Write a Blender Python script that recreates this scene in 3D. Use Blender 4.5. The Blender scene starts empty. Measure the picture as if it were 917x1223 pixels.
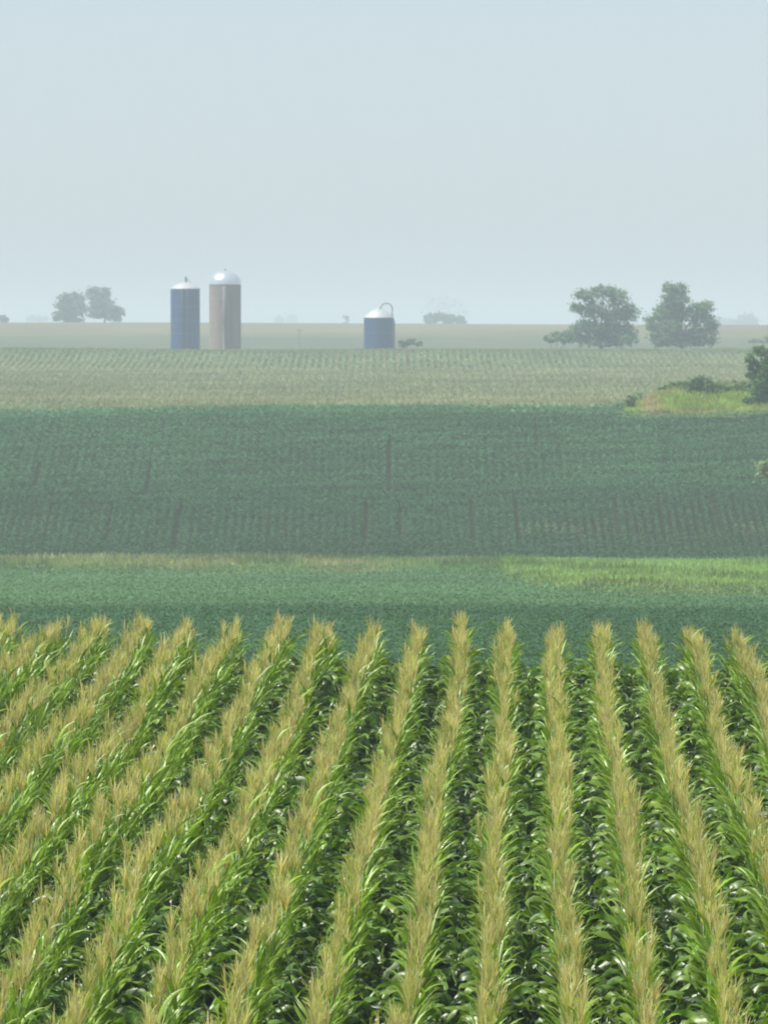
import bpy, math, random
import numpy as np

rng = np.random.default_rng(11)
random.seed(5)
S = bpy.context.scene
COL = S.collection

# ------------------------------------------------------------------ camera model
F = 5000.0                       # focal length in photo pixels (917 x 1223)
CX, CY, YH = 458.5, 611.5, 395.0
PITCH = math.atan((CY - YH) / F)
ZC = 22.0                        # camera height above datum

def zray(y, D):                  # height of the ray through photo row y at distance D
    return ZC + D * np.tan(np.arctan((CY - np.asarray(y, float)) / F) - PITCH)
def xray(x, D):
    return (np.asarray(x, float) - CX) / F * D
def at(x, y, D):
    return np.array([float(xray(x, D)), D, float(zray(y, D))])

# ------------------------------------------------------------------ terrain
CORN_H = 2.38
prof = [(-400, ZC - 1.2), (-60, ZC - 1.4), (-6, ZC - 1.6), (1, ZC - 1.75), (4, ZC - 3.2), (10, ZC - 8.0), (16, ZC - 9.6), (24, ZC - 9.5),
        (31, ZC - 9.0)]
for D, y in ((38, 1195), (46.3, 1002), (58, 858), (69, 745)):
    prof.append((D, float(zray(y, D)) - CORN_H))
prof += [(73, ZC - 7.42), (84, ZC - 7.95), (96, ZC - 8.6)]
SOY_H = 0.8
for D, y in ((120, 796), (150, 757), (200, 717), (260, 697), (300, 684), (322, 674), (332, 668.5), (345, 641), (380, 576), (410, 521), (435, 483)):
    prof.append((D, float(zray(y, D)) - SOY_H))
for D, y in ((456, 480), (620, 447), (750, 430), (850, 415.5)):
    prof.append((D, float(zray(y, D)) - 2.3))
prof += [(905, ZC - 5.9), (1010, ZC - 6.4)]
for D, y in ((1150, 412.5), (1250, 403), (1420, 393), (1600, 386)):
    prof.append((D, float(zray(y, D))))
prof += [(1750, ZC + 2.4), (2100, ZC - 3), (2700, ZC - 10), (7800, ZC - 30)]
PD = np.array([p[0] for p in prof], float)
PZ = np.array([p[1] for p in prof], float)
# monotone cubic slopes
h_ = np.diff(PD); d_ = np.diff(PZ) / h_
PM = np.zeros_like(PZ)
PM[0], PM[-1] = d_[0], d_[-1]
for i in range(1, len(PD) - 1):
    if d_[i - 1] * d_[i] <= 0:
        PM[i] = 0
    else:
        w1, w2 = 2 * h_[i] + h_[i - 1], h_[i] + 2 * h_[i - 1]
        PM[i] = (w1 + w2) / (w1 / d_[i - 1] + w2 / d_[i])

def g(D):
    D = np.clip(np.asarray(D, float), PD[0], PD[-1])
    i = np.clip(np.searchsorted(PD, D, side='right') - 1, 0, len(PD) - 2)
    h = PD[i + 1] - PD[i]; t = (D - PD[i]) / h
    return ((2*t**3 - 3*t**2 + 1) * PZ[i] + (t**3 - 2*t**2 + t) * h * PM[i]
            + (-2*t**3 + 3*t**2) * PZ[i + 1] + (t**3 - t**2) * h * PM[i + 1])

def sstep(a, b, x):
    t = np.clip((x - a) / (b - a), 0, 1)
    return t * t * (3 - 2 * t)

def wob(X, Y, s, seed=0):        # cheap smooth noise, about -1..1
    r = np.random.default_rng(1000 + seed)
    v = 0
    for k in range(6):
        a = r.uniform(0, 6.283); fr = s * r.uniform(0.5, 2.2); ph = r.uniform(0, 6.283)
        v = v + np.sin((X * math.cos(a) + Y * math.sin(a)) * fr + ph)
    return v / 3.0

def d_low(X, D):
    px = CX + F*X/np.maximum(D, 1)
    return (np.interp(px, [0, 470, 540, 596, 612, 640, 700, 780, 917], [306, 305, 301, 295, 276, 250, 234, 227, 224])
            + 2.2*wob(X, D*0.02, 0.45, 9) + 1.6*wob(X, D*0.02, 0.12, 14))

def knoll(X, D):
    return 3.1 * sstep(23.5, 31, X) * np.exp(-((D - 447) / 13.0) ** 2) * (1 - 0.8 * sstep(60, 90, X))

def height(X, D):
    X = np.asarray(X, float); D = np.asarray(D, float)
    z = g(D)
    z = z - 0.0125 * X * (1 - sstep(90, 130, D)) * sstep(8, 25, D) * np.clip(60 / (np.abs(X) + 30), 0, 1)
    z = z - 0.0032 * np.clip(X, -250, 250) * sstep(1050, 1500, D)       # skyline falls to the right
    z = z + 0.07 * wob(X, D, 0.05, 1) * sstep(90, 130, D) + 0.35 * wob(X, D, 0.012, 2) * sstep(430, 600, D)
    z = z + 0.22 * wob(X, D*0.3, 0.07, 3) * sstep(680, 780, D) * (1 - sstep(900, 980, D))
    z = z - 0.55 * sstep(-8, -42, X) * sstep(395, 432, D) * (1 - sstep(440, 480, D))
    px = CX + F*X/np.maximum(D, 1)
    z = z + 0.86 * sstep(-4, 3, D - d_low(X, D)) * (1 - sstep(327, 333, D))
    return z + knoll(X, D)

# ------------------------------------------------------------------ helpers
def quad_mesh(name, V, Fq, mats, midx=None, tint=None, smooth=True):
    V = np.ascontiguousarray(V, np.float32); Fq = np.ascontiguousarray(Fq, np.int32)
    me = bpy.data.meshes.new(name)
    me.vertices.add(len(V)); me.vertices.foreach_set('co', V.ravel())
    me.loops.add(Fq.size); me.loops.foreach_set('vertex_index', Fq.ravel())
    me.polygons.add(len(Fq)); me.polygons.foreach_set('loop_start', np.arange(0, Fq.size, 4, dtype=np.int32))
    for m in (mats if isinstance(mats, (list, tuple)) else [mats]):
        me.materials.append(m)
    if midx is not None:
        me.polygons.foreach_set('material_index', np.ascontiguousarray(midx, np.int32))
    if tint is not None:
        at_ = me.attributes.new('tint', 'FLOAT_COLOR', 'FACE')
        c = np.ones((len(Fq), 4), np.float32); c[:, :3] = tint
        at_.data.foreach_set('color', c.ravel())
    me.polygons.foreach_set('use_smooth', np.full(len(Fq), bool(smooth)))
    me.update(calc_edges=True)
    return me

def link(name, me, parent=None, loc=None):
    o = bpy.data.objects.new(name, me); COL.objects.link(o)
    if parent is not None: o.parent = parent
    if loc is not None: o.location = [float(v) for v in loc]
    return o

def tag(o, label=None, cat=None, group=None, kind=None):
    if label: o['label'] = label
    if cat: o['category'] = cat
    if group: o['group'] = group
    if kind: o['kind'] = kind
    return o

def empty(name, loc):
    o = bpy.data.objects.new(name, None); COL.objects.link(o)
    o.empty_display_size = 0.3
    o.location = [float(v) for v in loc]
    return o

class Geo:
    def __init__(s): s.v = []; s.f = []; s.t = []; s.n = 0
    def add(s, V, Fq, tint=(0.1, 0.1, 0.1)):
        V = np.asarray(V, float); Fq = np.asarray(Fq, int)
        s.v.append(V); s.f.append(Fq + s.n); s.n += len(V)
        t = np.asarray(tint, float)
        s.t.append(np.broadcast_to(t, (len(Fq), 3)) if t.ndim == 1 else t)
    def arrays(s): return np.concatenate(s.v), np.concatenate(s.f), np.concatenate(s.t)
    def tube(s, P, R, seg=6, tint=(0.1, 0.1, 0.1)):
        P = np.asarray(P, float); R = np.broadcast_to(np.asarray(R, float), (len(P),))
        T = np.gradient(P, axis=0); T /= np.linalg.norm(T, axis=1)[:, None] + 1e-9
        ref = np.array([1.0, 0.2, 0.1]) if abs(T[0][2]) > 0.7 else np.array([0.0, 0.0, 1.0])
        A = np.cross(T, ref); A /= np.linalg.norm(A, axis=1)[:, None] + 1e-9
        B = np.cross(T, A)
        ang = np.arange(seg) / seg * 2 * math.pi
        V = P[:, None] + R[:, None, None] * (A[:, None] * np.cos(ang)[None, :, None] + B[:, None] * np.sin(ang)[None, :, None])
        V = V.reshape(-1, 3)
        fs = [(i*seg+j, i*seg+(j+1) % seg, (i+1)*seg+(j+1) % seg, (i+1)*seg+j) for i in range(len(P)-1) for j in range(seg)]
        n = len(V)
        if seg == 6:
            for b, o in ((0, 0), (1, (len(P)-1)*seg)):
                fs += [(o, o+1, o+2, o+3), (o, o+3, o+4, o+5)]
        elif seg == 8:
            for o in (0, (len(P)-1)*seg):
                fs += [(o, o+1, o+2, o+3), (o, o+3, o+4, o+5), (o, o+5, o+6, o+7)]
        s.add(V, fs, tint)
    def lathe(s, prof, seg=48, tint=(0.1, 0.1, 0.1), c=(0, 0)):
        ang = np.arange(seg) / seg * 2 * math.pi
        V = np.array([(c[0] + max(r, 0.002) * math.cos(a), c[1] + max(r, 0.002) * math.sin(a), z) for r, z in prof for a in ang])
        fs = [(i*seg+j, i*seg+(j+1) % seg, (i+1)*seg+(j+1) % seg, (i+1)*seg+j) for i in range(len(prof)-1) for j in range(seg)]
        s.add(V, fs, tint)
    def box(s, lo, hi, tint=(0.1, 0.1, 0.1)):
        x0, y0, z0 = lo; x1, y1, z1 = hi
        V = [(x0,y0,z0),(x1,y0,z0),(x1,y1,z0),(x0,y1,z0),(x0,y0,z1),(x1,y0,z1),(x1,y1,z1),(x0,y1,z1)]
        s.add(V, [(3,2,1,0),(4,5,6,7),(0,1,5,4),(1,2,6,5),(2,3,7,6),(3,0,4,7)], tint)
    def cards(s, C, size, tilt=(0.0, 1.0), aspect=1.5, up=None, tint=None):
        """many small folded leaves (2 quads each) around centres C"""
        V, Fq = leaf_cards(C, size, tilt, aspect)
        t = np.repeat(np.asarray(tint), 1, axis=0) if tint is not None else (0.1, 0.1, 0.1)
        s.add(V, Fq, t)
    def mesh(s, name, mat, smooth=True):
        V, Fq, T = s.arrays()
        return quad_mesh(name, V, Fq, mat, None, T, smooth)
    def build(s, name, mat, parent=None, smooth=True, loc=None):
        return link(name, s.mesh(name, mat, smooth), parent, loc)

def leaf_cards(C, size, tilt, aspect=1.4, r=None):
    """leaf-shaped kites with random heading; tilt = range of the normal's angle from straight up (radians)"""
    r = r or rng
    n = len(C)
    size = np.broadcast_to(np.asarray(size, float), (n,))
    th = r.uniform(tilt[0], tilt[1], n); ph = r.uniform(0, 2*math.pi, n); sp = r.uniform(0, 2*math.pi, n)
    N = np.stack([np.sin(th)*np.cos(ph), np.sin(th)*np.sin(ph), np.cos(th)], 1)
    ref = np.where(np.abs(N[:, 2:3]) < 0.9, np.array([[0., 0., 1.]]), np.array([[1., 0., 0.]]))
    A = np.cross(N, ref); A /= np.linalg.norm(A, axis=1)[:, None]
    B = np.cross(N, A)
    U = A*np.cos(sp)[:, None] + B*np.sin(sp)[:, None]
    W = np.cross(N, U)
    L = (size * aspect / 2)[:, None]; Wd = (size / 2)[:, None]
    V = np.stack([C - U*L, C + W*Wd + N*Wd*0.25 - U*L*0.15, C + U*L, C - W*Wd + N*Wd*0.25 - U*L*0.15], 1).reshape(-1, 3)
    return V, np.arange(4*n).reshape(n, 4)

# ------------------------------------------------------------------ materials
def new_mat(name):
    m = bpy.data.materials.new(name); m.use_nodes = True
    nt = m.node_tree; nt.nodes.clear()
    out = nt.nodes.new('ShaderNodeOutputMaterial')
    return m, nt, out

def leaf_mat(name, rough=0.45, trans=0.35, spec=0.5, noise=0.25, nscale=0.6):
    m, nt, out = new_mat(name)
    a = nt.nodes.new('ShaderNodeAttribute'); a.attribute_name = 'tint'
    no = nt.nodes.new('ShaderNodeTexNoise'); no.inputs['Scale'].default_value = nscale; no.inputs['Detail'].default_value = 3
    geo = nt.nodes.new('ShaderNodeNewGeometry'); nt.links.new(geo.outputs['Position'], no.inputs['Vector'])
    mp = nt.nodes.new('ShaderNodeMapRange'); mp.inputs['From Min'].default_value = 0.3; mp.inputs['From Max'].default_value = 0.7
    mp.inputs['To Min'].default_value = 1 - noise; mp.inputs['To Max'].default_value = 1 + noise
    nt.links.new(no.outputs['Fac'], mp.inputs['Value'])
    mul = nt.nodes.new('ShaderNodeVectorMath'); mul.operation = 'SCALE'
    nt.links.new(a.outputs['Color'], mul.inputs[0]); nt.links.new(mp.outputs['Result'], mul.inputs['Scale'])
    p = nt.nodes.new('ShaderNodeBsdfPrincipled')
    p.inputs['Roughness'].default_value = rough; p.inputs['Specular IOR Level'].default_value = spec
    nt.links.new(mul.outputs['Vector'], p.inputs['Base Color'])
    if trans > 0:
        t = nt.nodes.new('ShaderNodeBsdfTranslucent')
        sc = nt.nodes.new('ShaderNodeVectorMath'); sc.operation = 'MULTIPLY'; sc.inputs[1].default_value = (1.5, 1.45, 0.7)
        nt.links.new(mul.outputs['Vector'], sc.inputs[0]); nt.links.new(sc.outputs['Vector'], t.inputs['Color'])
        mx = nt.nodes.new('ShaderNodeMixShader'); mx.inputs[0].default_value = trans
        nt.links.new(p.outputs[0], mx.inputs[1]); nt.links.new(t.outputs[0], mx.inputs[2])
        nt.links.new(mx.outputs[0], out.inputs['Surface'])
    else:
        nt.links.new(p.outputs[0], out.inputs['Surface'])
    return m

def ground_mat(name, c1, c2, scale=0.3, stretch=(1, 1, 1), bump=0.3):
    m, nt, out = new_mat(name)
    geo = nt.nodes.new('ShaderNodeNewGeometry')
    mpn = nt.nodes.new('ShaderNodeMapping'); mpn.inputs['Scale'].default_value = stretch
    nt.links.new(geo.outputs['Position'], mpn.inputs['Vector'])
    no = nt.nodes.new('ShaderNodeTexNoise'); no.inputs['Scale'].default_value = scale; no.inputs['Detail'].default_value = 8
    no.inputs['Roughness'].default_value = 0.65
    nt.links.new(mpn.outputs['Vector'], no.inputs['Vector'])
    cr = nt.nodes.new('ShaderNodeValToRGB')
    cr.color_ramp.elements[0].position = 0.35; cr.color_ramp.elements[0].color = (*c1, 1)
    cr.color_ramp.elements[1].position = 0.68; cr.color_ramp.elements[1].color = (*c2, 1)
    nt.links.new(no.outputs['Fac'], cr.inputs['Fac'])
    p = nt.nodes.new('ShaderNodeBsdfPrincipled'); p.inputs['Roughness'].default_value = 0.95
    p.inputs['Specular IOR Level'].default_value = 0.1
    nt.links.new(cr.outputs['Color'], p.inputs['Base Color'])
    b = nt.nodes.new('ShaderNodeBump'); b.inputs['Strength'].default_value = bump; b.inputs['Distance'].default_value = 0.3
    nt.links.new(no.outputs['Fac'], b.inputs['Height']); nt.links.new(b.outputs['Normal'], p.inputs['Normal'])
    nt.links.new(p.outputs[0], out.inputs['Surface'])
    return m

def solid_mat(name, col, rough=0.5, metal=0.0, var=0.12, scale=0.8, streak=(1, 1, 0.15), rings=0.0):
    m, nt, out = new_mat(name)
    tc = nt.nodes.new('ShaderNodeTexCoord')
    mpn = nt.nodes.new('ShaderNodeMapping'); mpn.inputs['Scale'].default_value = streak
    nt.links.new(tc.outputs['Object'], mpn.inputs['Vector'])
    no = nt.nodes.new('ShaderNodeTexNoise'); no.inputs['Scale'].default_value = scale; no.inputs['Detail'].default_value = 5
    nt.links.new(mpn.outputs['Vector'], no.inputs['Vector'])
    mx = nt.nodes.new('ShaderNodeMix'); mx.data_type = 'RGBA'
    mx.inputs['A'].default_value = (*[c*(1-var) for c in col], 1)
    mx.inputs['B'].default_value = (*[min(1, c*(1+var)) for c in col], 1)
    nt.links.new(no.outputs['Fac'], mx.inputs['Factor'])
    p = nt.nodes.new('ShaderNodeBsdfPrincipled'); p.inputs['Roughness'].default_value = rough; p.inputs['Metallic'].default_value = metal
    nt.links.new(mx.outputs['Result'], p.inputs['Base Color'])
    if rings > 0:
        w = nt.nodes.new('ShaderNodeTexWave'); w.bands_direction = 'Z'; w.inputs['Scale'].default_value = rings
        nt.links.new(tc.outputs['Object'], w.inputs['Vector'])
        b = nt.nodes.new('ShaderNodeBump'); b.inputs['Strength'].default_value = 0.4; b.inputs['Distance'].default_value = 0.05
        nt.links.new(w.outputs['Fac'], b.inputs['Height']); nt.links.new(b.outputs['Normal'], p.inputs['Normal'])
    nt.links.new(p.outputs[0], out.inputs['Surface'])
    return m

M_corn = leaf_mat('corn_leaf', rough=0.42, trans=0.25, spec=0.85, noise=0.2, nscale=0.5)
M_tassel = leaf_mat('corn_tassel', rough=0.6, trans=0.4, spec=0.25, noise=0.15, nscale=1.0)
M_soy = leaf_mat('soy_leaf', rough=0.6, trans=0.25, spec=0.22, noise=0.12, nscale=0.07)
M_grass = leaf_mat('grass_blade', rough=0.6, trans=0.3, spec=0.2, noise=0.25, nscale=0.25)
M_pale = leaf_mat('far_corn_leaf', rough=0.7, trans=0.25, spec=0.2, noise=0.2, nscale=0.05)
M_tree = leaf_mat('tree_leaf', rough=0.55, trans=0.25, spec=0.3, noise=0.3, nscale=0.4)
M_bark = solid_mat('bark', (0.10, 0.08, 0.06), 0.9, var=0.4, scale=3)

G_soil = ground_mat('field_soil', (0.05, 0.035, 0.022), (0.10, 0.075, 0.05), 1.5)
G_soy = ground_mat('soil_under_soybeans', (0.018, 0.03, 0.013), (0.035, 0.05, 0.02), 0.6)
G_grass = ground_mat('grass_turf', (0.10, 0.14, 0.035), (0.19, 0.20, 0.08), 0.35, (0.5, 1.6, 1))
G_cornfar = ground_mat('stubble_under_corn', (0.07, 0.09, 0.035), (0.12, 0.13, 0.06), 0.25)
G_tan = ground_mat('ripening_field', (0.115, 0.105, 0.045), (0.165, 0.15, 0.062), 0.02, (1, 0.35, 1), 0.6)
G_green = ground_mat('green_field', (0.075, 0.09, 0.042), (0.105, 0.12, 0.06), 0.03, (1, 0.4, 1), 0.6)

# ------------------------------------------------------------------ ground sheet
SOY0, SOY1 = 80.0, 434.0
def soy_top(X):   return 434 + 1.2*wob(X, 0*X, 0.08, 5)
def grass_patch(X, D):
    """the grassed waterway, the bright grass on its right and the knoll"""
    px = CX + F * X / D
    dl = d_low(X, D)
    hi = 330.5 + 1.6*wob(X, D*0.02, 0.25, 8) + 1.2*wob(X, D*0.02, 0.7, 6)
    way = (D > dl) & (D < hi) & (px < 600)
    patch = (D > dl) & (D < hi) & (px >= 600)
    kl = 744 + 0.9*(D - 430) + 4*wob(D, D*0, 0.3, 11)
    kn = (px > kl) & (D > 426.5 + 1.0*wob(X, 0*X, 0.5, 12)) & (D < 462 + 2*wob(X, 0*X, 0.2, 13))
    return way, patch, kn

Ds = np.concatenate([np.arange(-400, -20, 40), np.arange(-20, 40, 1.5), np.arange(40, 100, 1.5), np.arange(100, 480, 2.0),
                     np.arange(480, 900, 5), np.arange(900, 1800, 12), np.arange(1800, 3000, 60), np.linspace(3000, 7800, 25)])
u = np.linspace(-1, 1, 221); u = np.sign(u) * (0.25*np.abs(u) + 0.75*np.abs(u)**3)
Wd = 110 + 0.55 * np.clip(Ds, 0, None)
GX = u[None, :] * Wd[:, None]; GD = np.repeat(Ds[:, None], len(u), 1)
GZ = height(GX, GD)
V = np.stack([GX, GD, GZ], -1).reshape(-1, 3)
nr, nc = GX.shape
idx = np.arange(nr*nc).reshape(nr, nc)
Q = np.stack([idx[:-1, :-1], idx[:-1, 1:], idx[1:, 1:], idx[1:, :-1]], -1).reshape(-1, 4)
cxx = V[Q].mean(1); X_, D_ = cxx[:, 0], cxx[:, 1]
mi = np.zeros(len(Q), int)
mi[D_ > SOY0] = 1
w_, p_, k_ = grass_patch(X_, np.maximum(D_, 1))
mi[w_ | p_] = 2
mi[(D_ > soy_top(X_))] = 3
mi[k_] = 2
mi[D_ > 880] = 5
mi[D_ > 1240 + 25*wob(X_, 0*X_, 0.01, 15)] = 4
mi[D_ < 22] = 2
link('ground', quad_mesh('ground', V, Q, [G_soil, G_soy, G_grass, G_cornfar, G_tan, G_green], mi, None, True))
tag(bpy.data.objects['ground'], 'rolling farmland ground under the crops, reaching to the skyline', 'ground', None, 'structure')

# ------------------------------------------------------------------ corn plants (near field)
def ribbon(P, W, side, fold, eL=0.0, eR=0.0):
    """leaf blade: centre line P, half widths W, side vectors, fold depth -> verts (n*3), quads"""
    T = np.gradient(P, axis=0); T /= np.linalg.norm(T, axis=1)[:, None]
    Nn = np.cross(side, T); Nn /= np.linalg.norm(Nn, axis=1)[:, None] + 1e-9
    L = P + side*W[:, None] + Nn*(W*fold + eL)[:, None]
    R = P - side*W[:, None] + Nn*(W*fold + eR)[:, None]
    V = np.stack([L, P, R], 1).reshape(-1, 3)
    f = []
    for i in range(len(P)-1):
        a = i*3
        f += [(a, a+1, a+4, a+3), (a+1, a+2, a+5, a+4)]
    return V, f

def corn_variant(seed):
    r = np.random.default_rng(seed)
    lf, ts, st = Geo(), Geo(), Geo()
    H = r.uniform(1.94, 2.10)                        # where the tassel starts
    lean = r.normal(0, 0.04, 2)
    def axis(z): return np.array([lean[0]*(z/2)**2, lean[1]*(z/2)**2, z])
    zs = np.linspace(0, H, 7)
    st.tube([axis(z) for z in zs], np.linspace(0.016, 0.006, 7), 6, (0.11, 0.19, 0.04))
    az0 = r.uniform(0, 2*math.pi)
    nl = 18
    for k in range(nl):
        q = k/(nl-1)
        z0 = 0.42 + (H - 0.60) * q**0.62 + r.normal(0, 0.03)
        az = az0 + (k % 2)*math.pi + r.normal(0, 0.55)
        top = q > 0.70
        if top:
            Ln = r.uniform(0.34, 0.54); w = r.uniform(0.015, 0.025)
            a0 = math.radians(r.uniform(12, 32)); bend = math.radians(r.uniform(15, 70)); kink = 0.0
        else:
            if q > 0.35: az = (0 if (k % 2) else math.pi) + r.normal(0, 1.15)      # reaching out between the rows
            Ln = r.uniform(0.50, 0.76); w = r.uniform(0.036, 0.052)
            a0 = math.radians(r.uniform(24, 46)); bend = math.radians(r.uniform(75, 140))
            kink = math.radians(r.uniform(20, 80)) if r.random() < 0.6 else 0.0
        kp = r.uniform(0.35, 0.7)
        n = 7 if top else 11
        s = np.linspace(0, 1, n)
        th = np.minimum(a0 + bend * s**1.4 + kink * (s > kp), math.radians(178))
        ds = Ln/(n-1)
        out = np.concatenate([[0], np.cumsum(np.sin((th[1:]+th[:-1])/2)*ds)])
        up = np.concatenate([[0], np.cumsum(np.cos((th[1:]+th[:-1])/2)*ds)])
        tw = r.normal(0, 0.16)
        azs = az + tw*s**2*3
        b = axis(z0)
        P = np.stack([b[0] + out*np.cos(azs), b[1] + out*np.sin(azs), b[2] + up], 1)
        roll = r.normal(0, 0.35) + r.normal(0, 1.3)*s + (0 if top else r.uniform(0.2, 0.9))*np.sin(s*r.uniform(5, 11) + r.uniform(0, 6))
        side0 = np.stack([-np.sin(azs), np.cos(azs), 0*azs], 1)
        T = np.gradient(P, axis=0); T /= np.linalg.norm(T, axis=1)[:, None]
        side = side0*np.cos(roll)[:, None] + np.cross(T, side0)*np.sin(roll)[:, None]
        prof_w = np.minimum(1, 0.5 + 2.6*s) * np.clip(1 - s**2.6, 0.03, 1)
        wave = 1 + 0.10*np.sin(s*r.uniform(12, 20) + r.uniform(0, 6))
        Vv, fv = ribbon(P, w*prof_w*wave, side, 0.30,
                        w*0.55*np.sin(s*r.uniform(14, 24) + r.uniform(0, 6))*(0.2 + s)*(not top), w*0.55*np.sin(s*r.uniform(14, 24) + r.uniform(0, 6))*(0.2 + s)*(not top))
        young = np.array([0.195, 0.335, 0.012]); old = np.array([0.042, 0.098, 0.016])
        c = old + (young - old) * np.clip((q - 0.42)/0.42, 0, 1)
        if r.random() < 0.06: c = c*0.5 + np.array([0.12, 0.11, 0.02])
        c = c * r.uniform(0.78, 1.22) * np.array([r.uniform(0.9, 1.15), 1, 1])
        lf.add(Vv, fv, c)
    # tassel: upright spike with side branches
    b = axis(H); d0 = np.array([lean[0]*1.6 + r.normal(0, 0.07), lean[1]*1.6 + r.normal(0, 0.10), 1.0])
    Lt = r.uniform(0.31, 0.41)
    gm = r.random()**2; tanc = (np.array([0.65, 0.555, 0.31])*(1 - 0.6*gm) + np.array([0.44, 0.47, 0.13])*0.6*gm) * r.uniform(0.8, 1.12)
    yel = np.array([0.46, 0.48, 0.13])
    def spike(P, w, col):
        T = np.gradient(P, axis=0); T /= np.linalg.norm(T, axis=1)[:, None]
        a = r.uniform(0, math.pi)
        for kk in range(1):
            ref = np.array([math.cos(a + kk*1.57), math.sin(a + kk*1.57), 0.05])
            side = np.cross(T, np.cross(ref, T)); side /= np.linalg.norm(side, axis=1)[:, None] + 1e-9
            Wd_ = w*np.linspace(1, 0.55, len(P)) * (1 + 0.45*np.cos(np.arange(len(P))*3.14159 + a))
            Vv = np.stack([P + side*Wd_[:, None], P - side*Wd_[:, None]], 1).reshape(-1, 3)
            ts.add(Vv, [(2*i, 2*i+1, 2*i+3, 2*i+2) for i in range(len(P)-1)], col)
    s = np.linspace(0, 1, 5)
    spike(b + np.outer(s*Lt, d0) + np.stack([0.03*s**2*r.normal(), 0.03*s**2*r.normal(), 0*s], 1), 0.0056, tanc)
    for k in range(r.integers(18, 26)):
        z0 = r.uniform(0.01, 0.12); az = r.uniform(0, 6.283); el = math.radians(r.uniform(3, 20))
        Lb = r.uniform(0.16, 0.27)
        th = el + math.radians(r.uniform(-5, 25))*s**1.6
        out = np.concatenate([[0], np.cumsum(np.sin(th[1:])*Lb/4)]); up = np.concatenate([[0], np.cumsum(np.cos(th[1:])*Lb/4)])
        P = b + d0*z0 + np.stack([out*math.cos(az), out*math.sin(az), up], 1)
        mixy = r.random()**1.3
        spike(P, 0.0042, (tanc*(1-mixy) + yel*mixy) * r.uniform(0.7, 1.25))
    return st, lf, ts

NV = 14
variants = [corn_variant(100 + i) for i in range(NV)]
va = [(a.arrays(), b.arrays(), c.arrays()) for a, b, c in variants]
vm = [(a.mesh('corn_stalk', M_corn), b.mesh('corn_foliage', M_corn), c.mesh('corn_tassel', M_tassel)) for a, b, c in variants]

ROWX = lambda k, D: -0.445 + 0.76*k + 0.0362*D
plants = []                                          # X, D, row, variant, rot, scale
for k in range(-34, 34):
    Dp = np.arange(29.0, 70.6 + rng.normal(0, 0.2), 0.165)
    Dp = Dp + rng.normal(0, 0.025, len(Dp))
    Xp = ROWX(k, Dp) + rng.normal(0, 0.022, len(Dp)) + 0.03*np.sin(Dp*0.35 + k)
    keep = (np.abs(Xp) < 0.0917*Dp*1.0 + 2.2) & (rng.random(len(Dp)) > 0.02)
    Dp, Xp = Dp[keep], Xp[keep]
    for X, D in zip(Xp, Dp):
        sc = 1.0 + rng.normal(0, 0.032) + 0.03*math.sin(D*0.5 + k*1.7)
        flip = math.pi*(rng.random() < 0.5)
        plants.append((X, D, k, int(rng.integers(NV)), flip + rng.normal(0, 0.35), sc))
PL = np.array(plants)
PZ0 = height(PL[:, 0], PL[:, 1])
topz = PZ0 + 2.35*PL[:, 5]
el = np.arctan2(topz - ZC, PL[:, 1]) + PITCH
ypx = CY - F*np.tan(el); xpx = CX + F*PL[:, 0]/PL[:, 1]
order = np.argsort(-ypx + 1e6*((ypx > 1218) | (xpx < 6) | (xpx > 911)))
single = set(order[:300].tolist())
words = ['first', 'second', 'third', 'fourth', 'fifth', 'sixth', 'seventh', 'eighth', 'ninth', 'tenth', 'eleventh', 'twelfth']
rows_seen = sorted({int(PL[i, 2]) for i in single})
print('rows of single plants', rows_seen, 'nearest..farthest', PL[list(single), 1].min(), PL[list(single), 1].max(), 'plants', len(PL))
for i in sorted(single):
    X, D, k, v, rz, sc = plants[i]
    e = empty('corn_plant', (X, D, PZ0[i] - 0.01)); e.rotation_euler = (0, 0, rz); e.scale = (sc, sc, sc)
    for nm, me in zip(('stalk', 'foliage', 'tassel'), vm[v]):
        link(nm, me, e)
    wd = words[min(rows_seen.index(k), 11)]
    tag(e, 'tasselled corn plant at the near end of the %s row from the left' % wd, 'corn plant', 'corn plants at the near end of the rows')
# the other plants of the same field as one object
by_v = {}
for i in range(len(plants)):
    if i not in single: by_v.setdefault(plants[i][3], []).append(i)
Vs, Fs, Ts, Ms = [], [], [], []; n0 = 0
for v, ids in by_v.items():
    ids = np.array(ids)
    rz = PL[ids, 4]; sc = PL[ids, 5]
    base = np.stack([PL[ids, 0], PL[ids, 1], PZ0[ids] - 0.01], 1)
    for part in range(3):
        vv, ff, tt = va[v][part]
        x = vv[None, :, 0]*np.cos(rz)[:, None] - vv[None, :, 1]*np.sin(rz)[:, None]
        y = vv[None, :, 0]*np.sin(rz)[:, None] + vv[None, :, 1]*np.cos(rz)[:, None]
        z = np.broadcast_to(vv[None, :, 2], x.shape)
        W = np.stack([x, y, z], -1)*sc[:, None, None] + base[:, None, :]
        Vs.append(W.reshape(-1, 3)); m = len(ids)
        Fs.append((ff[None] + (np.arange(m)*len(vv))[:, None, None] + n0).reshape(-1, 4)); n0 += m*len(vv)
        tn = np.repeat(tt[None], m, 0) * rng.uniform(0.88, 1.12, (m, 1, 1))
        Ts.append(tn.reshape(-1, 3)); Ms.append(np.full(m*len(ff), 1 if part == 2 else 0))
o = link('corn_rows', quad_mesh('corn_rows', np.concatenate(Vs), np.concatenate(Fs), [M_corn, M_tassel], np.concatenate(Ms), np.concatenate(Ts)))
tag(o, 'long rows of green corn with tan tassels running away to the crest', 'corn field', None, 'stuff')
print('corn rows faces', len(o.data.polygons))
del Vs, Fs, Ts, Ms

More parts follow.
